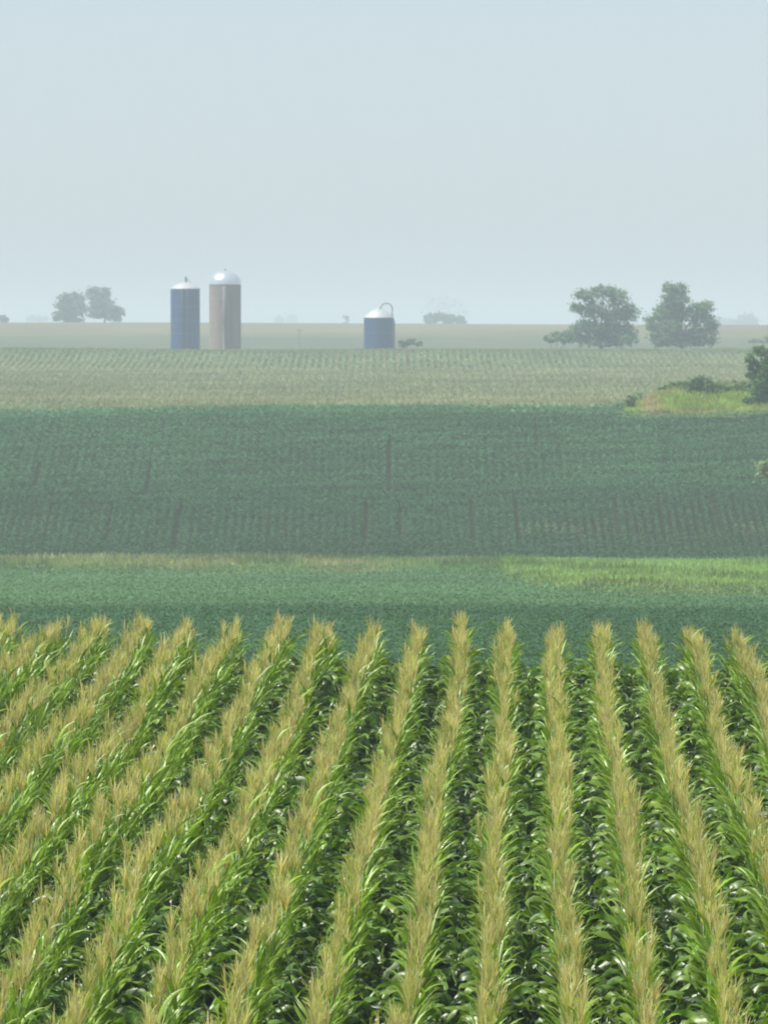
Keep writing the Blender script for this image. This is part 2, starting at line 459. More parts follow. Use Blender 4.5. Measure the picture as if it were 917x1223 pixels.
# ------------------------------------------------------------------ soybeans
def fan(D0, D1, dens, margin=1.28, extra=4.0):
    """random points in the fan the lens can see (and a bit beside it); dens(D) per square metre"""
    out = []
    step = 4.0
    D = D0
    while D < D1:
        d1 = min(D + step, D1); hw = 0.0917*(D+d1)/2*margin + extra
        n = rng.poisson(dens((D+d1)/2) * 2*hw*(d1-D))
        out.append(np.stack([rng.uniform(-hw, hw, n), rng.uniform(D, d1, n)], 1)); D = d1
    return np.concatenate(out)

def soy_q(X, D): return X * (385.0/np.maximum(D, 250))**0.6 if np.ndim(X) else X
def soy_size(D): return 0.075 + 0.095*np.clip((D-90)/340, 0, 1)
GAPS = [(210, 600, 652, 2.6), (464, 522, 582, 2.4), (44, 545, 580, 2.2), (478, 598, 640, 1.8), (563, 590, 642, 2.0), (617, 588, 640, 2.0),
        (437, 600, 645, 1.8), (855, 588, 635, 1.8), (58, 590, 640, 1.6), (177, 545, 585, 1.5), (320, 600, 640, 1.5), (130, 600, 640, 1.4),
        (640, 500, 530, 1.3), (735, 590, 640, 1.6), (790, 590, 640, 1.4)]
P = fan(SOY0, 436, lambda D: 1.15/soy_size(D)**2/1.25)
X, D = P[:, 0], P[:, 1]
w_, p_, k_ = grass_patch(X, D)
soytop = soy_top(X)
ok = ~(w_ | p_ | k_) & (D < soytop)
X, D = X[ok], D[ok]
gz = height(X, D)
yp = CY - F*np.tan(np.arctan2(gz + SOY_H - ZC, D) + PITCH); xp = CX + F*X/D
q = soy_q(X, D)
rowph = np.cos(2*math.pi*q/0.76)                      # 1 on the row, -1 between rows
strong = np.exp(-((yp - 615)/32.0)**2) * np.clip(0.75 + 0.5*wob(X, D*0.3, 0.10, 21), 0, 1)
strong = np.maximum(strong, 0.45*np.exp(-((yp - 545)/30.0)**2) * np.clip(0.3 + 0.8*wob(X, D*0.2, 0.13, 22), 0, 1))
strong = strong * (D > 333)*1.35
keep = rng.random(len(X)) > np.clip(strong, 0, 1)*0.97*np.clip(-rowph*2.2 + 0.75, 0, 1)
for gx, y0, y1, hw in GAPS:
    xl = gx + (yp - (y0+y1)/2)*(gx - CX)*0.0006
    keep &= ~((np.abs(xp - xl) < hw*1.5) & (yp > y0 + 6*np.sin(q*9)) & (yp < y1) & (rng.random(len(X)) < 0.97))
X, D, gz, yp, xp, rowph, q, strong_k = [a[keep] for a in (X, D, gz, yp, xp, rowph, q, strong)]
hz = gz + SOY_H - 0.16 + rowph*(0.04 + 0.06*(D > 333) + 0.16*np.clip(strong_k, 0, 1)) + rng.uniform(-0.16, 0.10, len(X)) + 0.10*wob(X, D, 0.9, 23)
light = sstep(186, 204, D + 2.5*wob(X, D*0, 0.15, 24)) * (1 - sstep(322, 330, D))   # the paler strip of the valley floor
base = np.array([0.042, 0.108, 0.045]); pale = np.array([0.095, 0.198, 0.088]); hill = np.array([0.058, 0.152, 0.073])
hl = sstep(325, 335, D)
T = base[None]*(1 - light - hl).clip(0)[:, None] + pale[None]*light[:, None] + hill[None]*hl[:, None]
T = T * (1 + 0.10*wob(X, D, 0.03, 25) + 0.06*wob(X, D*3, 0.12, 26))[:, None] * rng.uniform(0.8, 1.2, (len(X), 1))
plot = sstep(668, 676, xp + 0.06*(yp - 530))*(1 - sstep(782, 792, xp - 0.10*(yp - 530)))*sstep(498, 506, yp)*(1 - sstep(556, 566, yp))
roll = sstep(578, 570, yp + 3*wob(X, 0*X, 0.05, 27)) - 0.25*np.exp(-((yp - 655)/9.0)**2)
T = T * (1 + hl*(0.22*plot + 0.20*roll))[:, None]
weed = np.exp(-((yp - 629)/5.0)**2) * np.clip(sstep(590, 640, xp)*(1 - sstep(700, 760, xp)) + 1.3*sstep(872, 890, xp), 0, 1.2)
T = T + (rng.random(len(X)) < 0.45*weed)[:, None]*np.array([[0.14, 0.10, 0.05]])
half = D < 188
Vv, Fv = leaf_cards(np.stack([X, D, hz], 1), soy_size(D)*rng.uniform(0.7, 1.3, len(X)), (0.0, 0.75), 1.25)
hillm = D >= 325
for nm, msk, lab in (('soybean_field', ~hillm, 'green soybean field on the valley floor behind the near corn'),
                     ('soybean_field', hillm, 'dark green soybeans covering the broad hillside beyond the grass strip')):
    Vq = Vv.reshape(-1, 4, 3)[msk].reshape(-1, 3)
    o = link(nm, quad_mesh(nm, Vq, np.arange(len(Vq)).reshape(-1, 4), M_soy, None, T[msk]))
    tag(o, lab, 'soybean field', None, 'stuff')
    print('soy', len(o.data.polygons))
del Vv, Fv, T

# ------------------------------------------------------------------ grass
def blades(C, hgt, wid, lean=0.5):
    n = len(C); hgt = np.broadcast_to(hgt, (n,)); wid = np.broadcast_to(wid, (n,))
    a = rng.uniform(0, 6.283, n); b = rng.uniform(0, 6.283, n); l = rng.uniform(0, lean, n)
    sd = np.stack([np.cos(a), np.sin(a), 0*a], 1)*wid[:, None]/2
    tip = np.stack([np.cos(b)*l*hgt, np.sin(b)*l*hgt, hgt*np.sqrt(np.clip(1-l*l, 0.1, 1))], 1)
    V = np.stack([C - sd, C + sd, C + tip + sd*0.35, C + tip - sd*0.35], 1).reshape(-1, 3)
    return V, np.arange(4*n).reshape(n, 4)

GR = Geo()
P = fan(216, 336, lambda D: 26.0); X, D = P[:, 0], P[:, 1]
w_, p_, k_ = grass_patch(X, D)
sel = w_ | p_; X, D, p_ = X[sel], D[sel], p_[sel]
n1 = wob(X*0.5, D, 0.20, 31); n2 = wob(X, D*2, 0.5, 32)
green = np.where(p_[:, None], [[0.27, 0.43, 0.12]], [[0.18, 0.29, 0.12]]); tan = np.array([0.37, 0.36, 0.19]); dk = np.array([0.07, 0.12, 0.04])
ft = np.where(p_, np.clip(0.02 + 0.22*n2, 0, 0.5), np.clip(0.16 + 0.45*n1 + 0.35*n2, 0, 0.85))
fd = np.clip(1.1*wob(X, D*0.8, 0.45, 33) - 0.4, 0, 0.5)
pxg = CX + F*X/D; ft = ft - (sstep(480, 600, pxg)*0.25)*(~p_)
edgep = p_ & (D < d_low(X, D) + 6) & (rng.random(len(X)) < 0.7); ft = np.where(edgep, np.clip(ft + 0.45, 0, 1), ft)
c = green*(1-ft)[:, None] + tan[None]*ft[:, None]
c = c*(1-fd)[:, None] + dk[None]*fd[:, None]
Vv, Fv = blades(np.stack([X, D, height(X, D)], 1), rng.uniform(0.25, 0.8, len(X))*(1 + 0.9*fd)*(0.75 + 0.35*n1.clip(-1, 1)), rng.uniform(0.05, 0.14, len(X)), 0.8)
GR.add(Vv, Fv, c*rng.uniform(0.75, 1.25, (len(X), 1)))
o = GR.build('grass', M_grass)
tag(o, 'strip of rough green and tan grass along the valley floor', 'grass', None, 'stuff')
print('grass', len(o.data.polygons))

GR = Geo()
P = fan(420, 468, lambda D: 36.0, 1.35); P = P[P[:, 0] > 20]; X, D = P[:, 0], P[:, 1]
w_, p_, k_ = grass_patch(X, D); X, D = X[k_], D[k_]
xp = CX + F*X/D; gz = height(X, D); yp = CY - F*np.tan(np.arctan2(gz - ZC, D) + PITCH)
bright = np.array([0.29, 0.40, 0.07]); mid = np.array([0.13, 0.21, 0.06]); straw = np.array([0.42, 0.34, 0.20]); brn = np.array([0.20, 0.13, 0.10])
t_up = sstep(472, 462, yp + 2*wob(X, D, 0.6, 41))
c = bright[None]*(1-t_up)[:, None] + mid[None]*t_up[:, None]
bare = np.exp(-((xp - 777 - 0.2*(yp-485))/13.0)**2)*sstep(466, 476, yp)
bare = np.maximum(bare, np.exp(-((yp - 493.5)/2.4)**2)*sstep(795, 815, xp))
bare = np.maximum(bare, 0.75*np.exp(-((yp - 469)/2.2)**2)*sstep(770, 780, xp)*(1 - sstep(815, 830, xp)))
c = c*(1 - bare)[:, None] + straw[None]*bare[:, None]
bb = np.exp(-((xp - 793)/14.0)**2 - ((yp - 494)/3.5)**2)
c = c*(1 - bb)[:, None] + brn[None]*bb[:, None]
hb = rng.uniform(0.25, 0.7, len(X))*(1 - 0.5*np.clip(bare + bb, 0, 1)) + 0.35*t_up*rng.random(len(X))
Vv, Fv = blades(np.stack([X, D, gz], 1), hb, rng.uniform(0.07, 0.18, len(X)), 0.8)
GR.add(Vv, Fv, c*rng.uniform(0.75, 1.25, (len(X), 1)))
o = GR.build('grass', M_grass)
tag(o, 'bright yellow green grass knoll with a bare tan patch at its tip', 'grass', None, 'stuff')

# ------------------------------------------------------------------ far corn field
P = fan(436, 882, lambda D: 9.0 if D < 560 else 6.0, 1.25); X, D = P[:, 0], P[:, 1]
w_, p_, k_ = grass_patch(X, D); ok = ~k_ & (D > 454); X, D = X[ok], D[ok]
fanw = (D/780.0)**0.75
q = X/fanw
SP = 1.25
upper = sstep(690, 720, D) * (1 - sstep(820, 850, D))*1.15 + 0.03
str_ = upper*np.clip(0.9 + 0.3*wob(X, D*0.2, 0.05, 51), 0.5, 0.96)*(1 - 0.55*sstep(15, 60, X))
kx = (np.round(q/SP)*SP + rng.normal(0, 0.10, len(X)))*fanw
Xr = np.where(rng.random(len(X)) < str_, kx, X)
ph = np.cos(2*math.pi*(Xr/fanw)/SP)
ok = ~((ph < 0.3) & (rng.random(len(X)) < str_*0.95)); X, D, Xr, ph, str_ = X[ok], D[ok], Xr[ok], ph[ok], str_[ok]
gz = height(Xr, D)
tas = rng.random(len(X)) < np.where(ph > 0.2, 0.75, 0.35)
tt = np.where(tas[:, None], np.array([[0.40, 0.385, 0.235]]), np.array([[0.20, 0.32, 0.165]]))
lo = sstep(735, 690, D)
band = np.clip(0.5 + 0.8*wob(X*0.3, D, 0.035, 52), 0, 1)
tt = tt*(1 - 0.15*band)[:, None] + np.array([[0.10, 0.17, 0.07]])*(0.15*band)[:, None]
topf = sstep(800, 840, D)*0.6
tt = tt*(1-topf)[:, None] + np.array([[0.15, 0.20, 0.08]])*topf[:, None]
hh = np.where(tas, rng.uniform(0.3, 0.45, len(X)), rng.uniform(0.35, 0.55, len(X)))
dsc = np.clip(D/760, 0.55, 1); hh = hh*dsc
z0 = gz + 0.15*(1 - dsc) + np.where(tas, 1.90, 1.70) + rng.normal(0, 0.08, len(X)) - 0.5*str_*(ph < -0.2)
Vv, Fv = blades(np.stack([Xr, D, z0], 1), hh, np.where(tas, 0.18, 0.30)*dsc, 0.75)
gg = Geo(); gg.add(Vv, Fv, tt*rng.uniform(0.8, 1.2, (len(X), 1)))
# leafy layer filling the crop below the tops
P2 = fan(436, 882, lambda D: 5.0, 1.25); ok = ~grass_patch(P2[:, 0], P2[:, 1])[2] & (P2[:, 1] > 452); P2 = P2[ok]
C2 = np.stack([P2[:, 0], P2[:, 1], height(P2[:, 0], P2[:, 1]) + rng.uniform(0.9, 1.75, len(P2))], 1)
Vv, Fv = leaf_cards(C2, 0.5, (0.0, 1.2), 1.3)
gg.add(Vv, Fv, np.array([[0.15, 0.24, 0.12]])*rng.uniform(0.8, 1.25, (len(P2), 1)))
o = gg.build('corn_field', M_pale)
tag(o, 'hazy pale corn field on the rise below the silos', 'corn field', None, 'stuff')
print('far corn', len(o.data.polygons))

# ------------------------------------------------------------------ trees and shrubs
def lobes_tree(name, label, cat, D, base, lobes, n, leaf, tint, group=None, trunk=True, depth=1.0, seed=0, fill=1.0, base_D=None):
    """base = (x px, y px or None = on the ground); lobes = [(x, y, rx, ry)] in photo pixels at distance D"""
    r = np.random.default_rng(seed + 7)
    k = D/F
    bx = float(xray(base[0], D)); bz = float(height(bx, D))
    root = empty(name, (bx, D, bz))
    tag(root, label, cat, group)
    cr = Geo(); tr = Geo()
    area = np.array([l[2]*l[3] for l in lobes], float); cnt = (n*area/area.sum()).astype(int)
    cents = []
    for (lx, ly, rx, ry), m in zip(lobes, cnt):
        c = at(lx, ly, D) - np.array([bx, D, bz]); c[1] = r.normal(0, 0.35)*rx*k*depth
        rx, ry = rx*1.12, ry*1.1; cents.append((c, rx*k))
        # sub clumps give an uneven outline and gaps
        m = int(m*1.5); ns = max(6, int(m/17))
        d = r.normal(size=(ns, 3)); d /= np.linalg.norm(d, axis=1)[:, None]
        rad = r.uniform(0.25, 1.0, ns)**0.6
        sub = c + d*rad[:, None]*np.array([rx*k, rx*k*depth, ry*k])*0.92
        per = max(6, int(m/ns))
        for s_ in sub:
            sr = min(rx, ry)*k*r.uniform(0.26, 0.50)
            e = r.normal(size=(per, 3))*0.5*r.uniform(0.5, 1.6, (per, 1))
            C = s_ + e*sr*np.array([1.15, 1.15, 0.8])
            C[:, 2] = np.maximum(C[:, 2], 0.1)
            V, Fq = leaf_cards(C, leaf*r.uniform(0.6, 1.4, per), (0, 1.5), 1.3, r)
            cr.add(V, Fq, np.asarray(tint)[None]*r.uniform(0.75, 1.3)*r.uniform(0.8, 1.2, (per, 1))*np.array([[r.uniform(0.9, 1.15), 1, 0.95]]))
    cr.build('crown', M_tree, root)
    hgt = max(c[0][2] for c in cents)
    r0 = max(0.04, 0.032*hgt)
    z1 = 0.30*hgt
    if trunk:
        tr.tube([(0, 0, -0.3), (0.02*hgt, 0, z1*0.5), (0, 0.02*hgt, z1), (0.03*hgt, 0, 0.62*hgt)], [r0*1.3, r0, r0*0.8, r0*0.35], 8, (1, 1, 1))
    for c, rr in cents:
        st = np.array([0, 0, z1*r.uniform(0.6, 1.1) if trunk else 0.0])
        mdp = st*0.4 + c*0.6 + np.array([0, 0, -0.1*rr])
        tr.tube([st, mdp, c, c + (c-st)*0.12], [r0*0.5, r0*0.35, r0*0.2, r0*0.08], 6, (1, 1, 1))
    tr.build('trunk' if trunk else 'stem', M_bark, root)
    return root

GT = (0.115, 0.205, 0.08)
lobes_tree('tree', 'broad round-crowned tree with gaps in its leaves, left of the two big ones', 'tree', 892, (716, 412),
    [(700, 353, 13, 9), (720, 349, 14, 8), (737, 356, 13, 11), (750, 373, 12, 11), (732, 378, 16, 13), (708, 370, 15, 11), (689, 368, 9, 7),
     (702, 390, 15, 9), (726, 397, 19, 12), (748, 397, 12, 13), (684, 397, 11, 9), (716, 408, 22, 6), (744, 407, 16, 7), (696, 406, 14, 7)], 9500, 0.36, GT, 'big trees by the corn field', seed=1)
lobes_tree('tree', 'tall two-tiered tree with a pointed top, right of the big round tree', 'tree', 896, (812, 412),
    [(799, 344, 9, 8), (813, 347, 8, 9), (805, 358, 16, 11), (793, 372, 12, 10), (810, 374, 16, 12), (783, 386, 12, 11), (800, 393, 16, 13),
     (832, 371, 12, 9), (842, 367, 10, 8), (838, 384, 15, 11), (850, 391, 7, 7), (842, 401, 14, 10), (822, 402, 15, 10), (786, 402, 11, 9), (812, 408, 24, 6), (840, 408, 14, 6), (788, 408, 13, 6)],
    11000, 0.36, (0.125, 0.215, 0.082), 'big trees by the corn field', seed=2)
lobes_tree('shrub', 'low hazy shrub at the left foot of the big round tree', 'shrub', 890, (662, 412),
    [(656, 405, 8, 5), (666, 402, 8, 6), (676, 404, 8, 7)], 500, 0.5, GT, trunk=False, seed=3)
lobes_tree('shrub', 'low shrub just right of the short blue silo', 'shrub', 898, (490, 413),
    [(481, 410, 7, 4), (490, 408, 7, 4.5), (500, 411, 7, 3)], 420, 0.42, GT, trunk=False, seed=4)
lobes_tree('tree', 'smaller blunt-topped tree of the hazy pair left of the silos', 'tree', 1660, (86, 386),
    [(79, 357, 8, 6), (90, 356, 10, 7), (77, 368, 10, 8), (94, 368, 10, 9), (70, 377, 8, 6), (86, 379, 14, 7)], 2400, 0.85, (0.10, 0.185, 0.10), 'hazy tree pair on the skyline', seed=5)
lobes_tree('tree', 'taller rounded tree of the hazy pair left of the silos', 'tree', 1668, (125, 386),
    [(111, 350, 8, 7), (124, 350, 9, 7), (118, 361, 12, 9), (131, 366, 9, 8), (140, 372, 7, 7), (114, 373, 9, 7), (137, 380, 8, 5), (124, 375, 8, 6)],
    2500, 0.85, (0.10, 0.185, 0.10), 'hazy tree pair on the skyline', seed=6)
lobes_tree('tree', 'low hazy treetop at the far left end of the skyline', 'tree', 1900, (2, 386),
    [(-6, 379, 9, 5), (5, 381, 7, 4)], 500, 0.9, (0.05, 0.08, 0.05), seed=7)
lobes_tree('tree', 'barely visible treetop between the skyline end and the tree pair', 'tree', 4300, (45, 386),
    [(38, 381, 8, 4), (49, 381, 9, 4)], 500, 1.6, (0.05, 0.08, 0.05), seed=8)
lobes_tree('tree', 'wide low hazy tree on the skyline right of the short silo', 'tree', 2100, (525, 388),
    [(514, 381, 7, 6), (525, 379, 9, 5), (536, 381, 7, 6)], 1200, 1.0, (0.10, 0.185, 0.10), seed=9)
lobes_tree('tree', 'small hazy tree touching the right end of the wide low tree', 'tree', 2110, (550, 388),
    [(549, 380, 5, 4), (551, 385, 6, 5)], 420, 1.0, (0.10, 0.185, 0.10), seed=10)
lobes_tree('tree', 'very faint thin-crowned tree rising behind the wide low skyline tree', 'tree', 4700, (530, 388),
    [(516, 364, 12, 9), (535, 361, 14, 9), (548, 370, 11, 9), (530, 374, 14, 8)], 520, 1.5, (0.06, 0.09, 0.05), seed=11)
lobes_tree('tree', 'faint blue domed tree at the far right of the skyline', 'tree', 3600, (892, 390),
    [(891, 382, 12, 7), (885, 386, 9, 5), (898, 386, 8, 5)], 1500, 1.5, (0.05, 0.08, 0.05), seed=12)
lobes_tree('tree', 'faint blue low tree between the tall tree and the domed tree', 'tree', 3900, (864, 390),
    [(860, 384, 8, 6), (872, 386, 7, 5)], 900, 1.5, (0.05, 0.08, 0.05), seed=13)
lobes_tree('tree', 'tiny slim tree on the skyline left of the short silo', 'tree', 2500, (414, 388),
    [(413, 379, 4, 3), (414, 384, 2.5, 4)], 160, 0.9, (0.05, 0.08, 0.05), seed=14)
lobes_tree('shrub', 'low hazy shrub behind the dark tree at the right edge', 'shrub', 1180, (908, 411),
    [(902, 409, 9, 3.5), (914, 407, 9, 5)], 400, 0.6, GT, seed=15, trunk=False)
# knoll
lobes_tree('tree', 'dark leafy tree at the right edge standing on the grass knoll', 'tree', 432, (914, 487),
    [(908, 419, 9, 6), (895, 428, 6, 5), (925, 425, 11, 8), (902, 437, 9, 7), (916, 438, 10, 9), (896, 448, 6, 4), (909, 455, 11, 9), (930, 450, 13, 13), (901, 467, 8, 6), (917, 472, 12, 10), (893, 479, 6, 5), (906, 481, 9, 5), (910, 446, 9, 7)],
    8000, 0.2, (0.11, 0.215, 0.05), seed=16)
KS = 'shrubs on the grass knoll'
lobes_tree('shrub', 'biggest dark rounded shrub on the grass knoll', 'shrub', 438, (836, 474),
    [(832, 461, 10, 9), (840, 456, 8, 7), (846, 466, 9, 8), (828, 469, 9, 7), (842, 472, 12, 5)], 2600, 0.2, (0.07, 0.14, 0.045), KS, trunk=False, seed=17)
lobes_tree('shrub', 'lower dark shrub against the right side of the biggest shrub', 'shrub', 438.5, (861, 472),
    [(857, 466, 9, 6), (866, 467, 7, 5), (860, 471, 10, 4)], 1300, 0.2, (0.07, 0.135, 0.045), KS, trunk=False, seed=18)
lobes_tree('shrub', 'light green spreading shrub on the left slope of the knoll', 'shrub', 442, (804, 468),
    [(794, 466, 9, 4), (806, 462, 10, 5), (815, 462, 8, 6)], 900, 0.22, (0.11, 0.19, 0.06), KS, trunk=False, seed=19)
lobes_tree('shrub', 'light green shrub between the dark shrubs and the edge tree', 'shrub', 439.5, (883, 472),
    [(876, 466, 8, 6), (888, 463, 9, 7), (884, 470, 11, 5)], 900, 0.22, (0.095, 0.165, 0.06), KS, trunk=False, seed=20)
lobes_tree('shrub', 'small bushy green shrub at the left tip of the knoll', 'shrub', 434, (752, 490),
    [(753, 478, 6, 5), (751, 485, 7, 6)], 520, 0.2, (0.10, 0.17, 0.055), KS, trunk=False, seed=21)
lobes_tree('shrub', 'pale flowering weed bush at the right edge on the soybean hillside', 'shrub', 385, (917, 590),
    [(910, 558, 7, 7), (921, 556, 7, 9), (909, 571, 7, 7), (914, 582, 10, 8), (905, 577, 5, 5), (915, 570, 9, 9)], 2400, 0.15, (0.32, 0.42, 0.22), trunk=False, seed=22)

# ------------------------------------------------------------------ silos
M_blue = solid_mat('blue_enamel_steel', (0.011, 0.05, 0.155), 0.5, 0.0, 0.15, 0.6, rings=1.1)
M_seam = solid_mat('pale_seam', (0.07, 0.11, 0.18), 0.5)
M_roof = solid_mat('white_metal_roof', (0.46, 0.47, 0.49), 0.55, 0.25, 0.06, 1.0)
M_conc = solid_mat('weathered_concrete_staves', (0.27, 0.21, 0.18), 0.9, 0.0, 0.22, 0.6, (1, 1, 0.5), rings=0.9)
M_chute = solid_mat('grey_chute', (0.15, 0.14, 0.135), 0.9)
M_dome = solid_mat('galvanised_dome', (0.72, 0.74, 0.77), 0.28, 0.75, 0.06, 1.0)
M_dark = solid_mat('dark_steel', (0.09, 0.095, 0.10), 0.6, 0.3)
M_wood = solid_mat('weathered_wood', (0.13, 0.10, 0.08), 0.9)
M_shed = solid_mat('shed_steel', (0.30, 0.36, 0.42), 0.6)

def silo(name, label, D, x0, x1, ytop, kind):
    k = D/F; xm = (x0+x1)/2; R = (x1-x0)/2*k
    X = float(xray(xm, D)); gz = float(height(X, D)); H = float(zray(ytop, D)) - gz
    root = empty(name, (X, D, gz)); tag(root, label, 'silo', 'farm silos on the rise')
    a = Geo(); a.lathe([(R, -0.4), (R, H*0.5), (R, H)], 64)
    a.build('wall', M_conc if kind == 'concrete' else M_blue, root)
    b = Geo()
    if kind == 'concrete':
        Rd = R*1.02; hd = 16*k
        pr = [(Rd, H - 0.12), (Rd, H + 0.02)] + [(Rd*math.cos(t), H + 0.02 + hd*math.sin(t)) for t in np.linspace(0.05, 1.52, 14)] + [(0.0, H + 0.02 + hd)]
        b.lathe(pr, 64)
        rf = b.build('roof', M_dome, root)
        c = Geo(); c.lathe([(0.28, H + hd - 0.08), (0.28, H + hd + 0.25), (0.36, H + hd + 0.27), (0.0, H + hd + 0.5)], 16)
        c.build('cap', M_roof, rf)
        # unloading chute and hoops
        c = Geo()
        for t, r_ in ((math.radians(-90), 0.42),):
            cx, cy = math.cos(t)*(R + 0.05), math.sin(t)*(R + 0.05)
            c.tube([(cx, cy, -0.3), (cx, cy, H*0.5), (cx, cy, H - 0.4)], r_, 8)
        c.build('chute', M_chute, root)
        for j in range(11):
            z = 0.6 + j*(H - 1.2)/10
            c = Geo(); c.lathe([(R + 0.004, z - 0.05), (R + 0.05, z - 0.04), (R + 0.05, z + 0.04), (R + 0.004, z + 0.05)], 48)
            c.build('hoop', M_conc, root)
        c = Geo()
        for s in (-0.22, 0.22):
            c.tube([(R*0.45 + s, -R*0.95, 0), (R*0.45 + s, -R*0.95, H)], 0.035, 6)
        for z in np.arange(0.3, H, 0.4):
            c.tube([(R*0.45 - 0.22, -R*0.95, z), (R*0.45 + 0.22, -R*0.95, z)], 0.02, 6)
        c.build('ladder', M_dark, root)
    else:
        hd = (7.4 if kind == 'tall' else 10.5)*k
        b.lathe([(R*1.03, H - 0.10), (R*1.03, H + 0.03)] + [(R*1.02*(1 - t), H + 0.05 + hd*(1 - (1 - t)**1.9)*0.98) for t in np.linspace(0.01, 0.97, 10)] + [(0.0, H + 0.05 + hd)], 64)
        rf = b.build('roof', M_roof, root)
        for zf in ((366, 382, 398) if kind == 'tall' else (397,)):
            z = float(zray(zf, D)) - gz
            c = Geo(); c.lathe([(R + 0.003, z - 0.07), (R + 0.05, z - 0.05), (R + 0.05, z + 0.05), (R + 0.003, z + 0.07)], 48)
            c.build('seam_band', M_seam, root)
        top = H + hd
        if kind == 'tall':
            c = Geo(); c.tube([(0.15, 0, top - 0.3), (0.15, 0, top + 0.9)], 0.24, 8); c.tube([(0.15, 0, top + 0.9), (0.15, 0, top + 1.35)], [0.32, 0.1], 8)
            c.tube([(0.15, -0.1, top + 0.8), (0.9, -0.2, top + 0.35), (1.6, -0.3, H + 0.55)], 0.05, 6)
            c.build('vent_pipe', M_dark, rf)
            c = Geo()
            for s in (-0.62, 0.62):
                cx = s; cy = -math.sqrt(R*R - s*s) - 0.09
                c.tube([(cx, cy, 0), (cx, cy, H*0.5), (cx, cy, H)], 0.05, 6)
            c.build('ladder_rail', M_seam, root)
            c = Geo()
            for z in np.arange(0.4, H, 0.45):
                c.tube([(-0.62, -R - 0.03, z), (0.62, -R - 0.03, z)], 0.025, 6)
            c.build('ladder_rungs', M_dark, root)
        else:
            c = Geo()
            pts = []
            for t in np.linspace(math.radians(200), math.radians(-25), 18):
                pts.append((R*0.52 + R*0.40*math.cos(t), -0.3, top - 0.2 + R*0.44*math.sin(t)))
            pts += [(R*0.96, -0.3, H - 0.1), (R + 0.16, -0.3, H - 0.9), (R + 0.18, -0.3, 0.3)]
            c.tube(pts, 0.115, 8)
            c.build('filler_pipe', M_dark, root)
            c = Geo(); c.lathe([(0.3, top - 0.1), (0.3, top + 0.15), (0.0, top + 0.28)], 16); c.build('cap', M_roof, rf)
    return root

silo('silo', 'tall dark blue silo with a white roof and vent pipe beside the concrete one', 914, 204, 239, 344.5, 'tall')
silo('silo', 'tall grey brown concrete silo with a silver dome, beside the tall blue silo', 897, 250, 288, 339, 'concrete')
silo('silo', 'short blue silo standing alone with a looping pipe over its white roof', 900, 434.5, 470, 379, 'short')

# ------------------------------------------------------------------ poles and far farm buildings
def pole(label, x, ytop, D, arm):
    X = float(xray(x, D)); gz = float(height(X, D)); H = float(zray(ytop, D)) - gz
    root = empty('utility_pole' if arm else 'fence_post', (X, D, gz)); tag(root, label, 'pole' if arm else 'post')
    c = Geo(); c.tube([(0, 0, -0.3), (0, 0, H*0.5), (0, 0, H)], [0.11, 0.10, 0.08] if arm else [0.14, 0.14, 0.14], 8); c.build('shaft', M_wood, root)
    if arm:
        c = Geo(); c.box((-0.9, -0.25, H - 0.75), (0.9, -0.13, H - 0.60)); c.build('crossarm', M_wood, root, False)
        for s in (-0.75, 0, 0.75):
            c = Geo(); c.tube([(s, -0.19, H - 0.60), (s, -0.19, H - 0.42)], 0.05, 6); c.build('insulator', M_seam, root)
    else:
        c = Geo(); c.box((-0.22, -0.22, H - 0.28), (0.22, 0.22, H + 0.02)); c.build('cap', M_wood, root, False)
pole('thin utility pole in the tan field between the silos', 357.5, 391, 1130, True)
pole('lone dark post sticking up on the grass knoll', 876.5, 454, 452, False)

def shed(name, label, D, x0, x1, ytop, yridge, mat, group):
    k = D/F; X = float(xray((x0+x1)/2, D)); gz = float(height(X, D)); w = (x1-x0)/2*k; dp = w*1.6
    H = float(zray(ytop, D)) - gz; Hr = float(zray(yridge, D)) - gz
    root = empty(name, (X, D, gz)); tag(root, label, 'barn', group)
    a = Geo(); a.box((-w, -dp, -0.3), (w, dp, H))
    a.add([(-w, -dp, H), (w, -dp, H), (0, -dp, Hr), (0, -dp, Hr)], [(0, 1, 2, 3)]); a.add([(-w, dp, H), (w, dp, H), (0, dp, Hr), (0, dp, Hr)], [(1, 0, 3, 2)])
    a.build('wall', mat, root, False)
    b = Geo(); e = 0.35
    for s in (-1, 1):
        n = np.array([s*(Hr-H), 0, w]); n = n/np.linalg.norm(n)*0.18
        p = [np.array([s*(w+e), -dp-e, H - e*(Hr-H)/w]), np.array([0, -dp-e, Hr]), np.array([0, dp+e, Hr]), np.array([s*(w+e), dp+e, H - e*(Hr-H)/w])]
        Vb = [q + np.array([0, 0, 0.02]) for q in p] + [q + np.array([0, 0, 0.22]) for q in p]
        b.add(Vb, [(0,1,2,3),(7,6,5,4),(0,4,5,1),(1,5,6,2),(2,6,7,3),(3,7,4,0)])
    b.build('roof', M_seam, root, False)
    c = Geo(); c.box((-w*0.4, -dp-0.12, -0.2), (w*0.4, -dp-0.003, H*0.8)); c.build('door', M_roof, root, False)
shed('barn', 'faint pale farm shed on the skyline, the taller of the two', 4600, 342, 355, 378, 374.5, M_shed, 'faint farm buildings on the skyline')
shed('barn', 'faint pale farm shed on the skyline, the lower of the two', 4650, 327, 340, 381, 376, M_seam, 'faint farm buildings on the skyline')

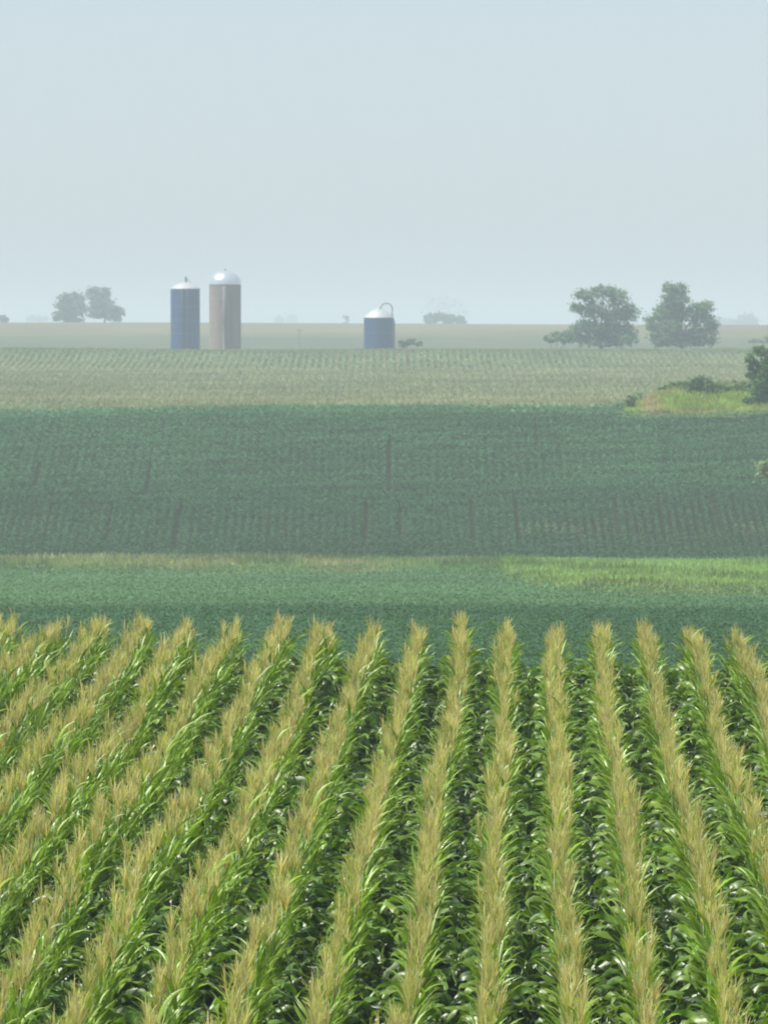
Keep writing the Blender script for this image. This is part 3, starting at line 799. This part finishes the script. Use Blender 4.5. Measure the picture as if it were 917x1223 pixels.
# ------------------------------------------------------------------ haze
hm, nt, out = new_mat('haze_air')
pv = nt.nodes.new('ShaderNodeVolumePrincipled')
pv.inputs['Color'].default_value = (0.75, 0.855, 0.945, 1)
pv.inputs['Density'].default_value = HAZE = 0.00048
pv.inputs['Anisotropy'].default_value = 0.0
pv.inputs['Density Attribute'].default_value = ''
pv.inputs['Temperature Attribute'].default_value = ''
pv.inputs['Color Attribute'].default_value = ''
nt.links.new(pv.outputs[0], out.inputs['Volume'])
try: hm.cycles.homogeneous_volume = True
except Exception: pass
gb = Geo(); zlo = float(V[:, 2].min() if False else GZ.min()) - 1.5
gb.box((-4700, -450, zlo), (4700, 8000, ZC + 34))
o = gb.build('haze', hm, None, False)
tag(o, 'thin pale summer haze over the whole landscape', 'haze', None, 'stuff')

# ------------------------------------------------------------------ light
SUN_EL, SUN_AZ = math.radians(61), math.radians(-103)      # azimuth clockwise from +Y (the view direction)
w = bpy.data.worlds.new('World'); S.world = w; w.use_nodes = True
nt = w.node_tree; nt.nodes.clear()
sky = nt.nodes.new('ShaderNodeTexSky'); sky.sky_type = 'NISHITA'; sky.sun_disc = False
sky.sun_elevation = SUN_EL; sky.sun_rotation = SUN_AZ
sky.altitude = 250; sky.air_density = 1.0; sky.dust_density = 1.6; sky.ozone_density = 2.0
bg = nt.nodes.new('ShaderNodeBackground'); bg.inputs['Strength'].default_value = 0.13
wo = nt.nodes.new('ShaderNodeOutputWorld')
mxs = nt.nodes.new('ShaderNodeMix'); mxs.data_type = 'RGBA'; mxs.inputs['Factor'].default_value = 0.75
mxs.inputs['B'].default_value = (2.97, 3.40, 3.64, 1)          # even summer haze veiling the blue
nt.links.new(sky.outputs['Color'], mxs.inputs['A']); nt.links.new(mxs.outputs['Result'], bg.inputs['Color']); nt.links.new(bg.outputs[0], wo.inputs['Surface'])

ld = bpy.data.lights.new('sun', 'SUN'); ld.energy = 4.0; ld.angle = math.radians(0.53); ld.color = (1.0, 0.955, 0.88)
lo = bpy.data.objects.new('sun', ld); COL.objects.link(lo)
d = (math.sin(SUN_AZ)*math.cos(SUN_EL), math.cos(SUN_AZ)*math.cos(SUN_EL), math.sin(SUN_EL))
from mathutils import Vector
lo.rotation_euler = Vector(d).to_track_quat('Z', 'Y').to_euler()
lo.location = (d[0]*100, d[1]*100, 100 + ZC)

# ------------------------------------------------------------------ camera
cd = bpy.data.cameras.new('camera'); cam = bpy.data.objects.new('camera', cd); COL.objects.link(cam)
cd.sensor_fit = 'HORIZONTAL'; cd.sensor_width = 36.0; cd.lens = F/917*36.0
cam.location = (0, 0, ZC); cam.rotation_euler = (math.pi/2 - PITCH, 0, 0)
cd.clip_start = 0.5; cd.clip_end = 20000
cd.dof.use_dof = True; cd.dof.focus_distance = 52; cd.dof.aperture_fstop = 9.0
S.camera = cam

S.render.engine = 'CYCLES'
S.cycles.max_bounces = 8; S.cycles.volume_bounces = 2; S.cycles.diffuse_bounces = 4; S.cycles.transmission_bounces = 4
S.cycles.use_denoising = True
S.cycles.filter_width = 1.9
S.view_settings.view_transform = 'Standard'; S.view_settings.look = 'None'
S.view_settings.gamma = 1; S.view_settings.use_curve_mapping = False
S.view_settings.exposure = 0.6
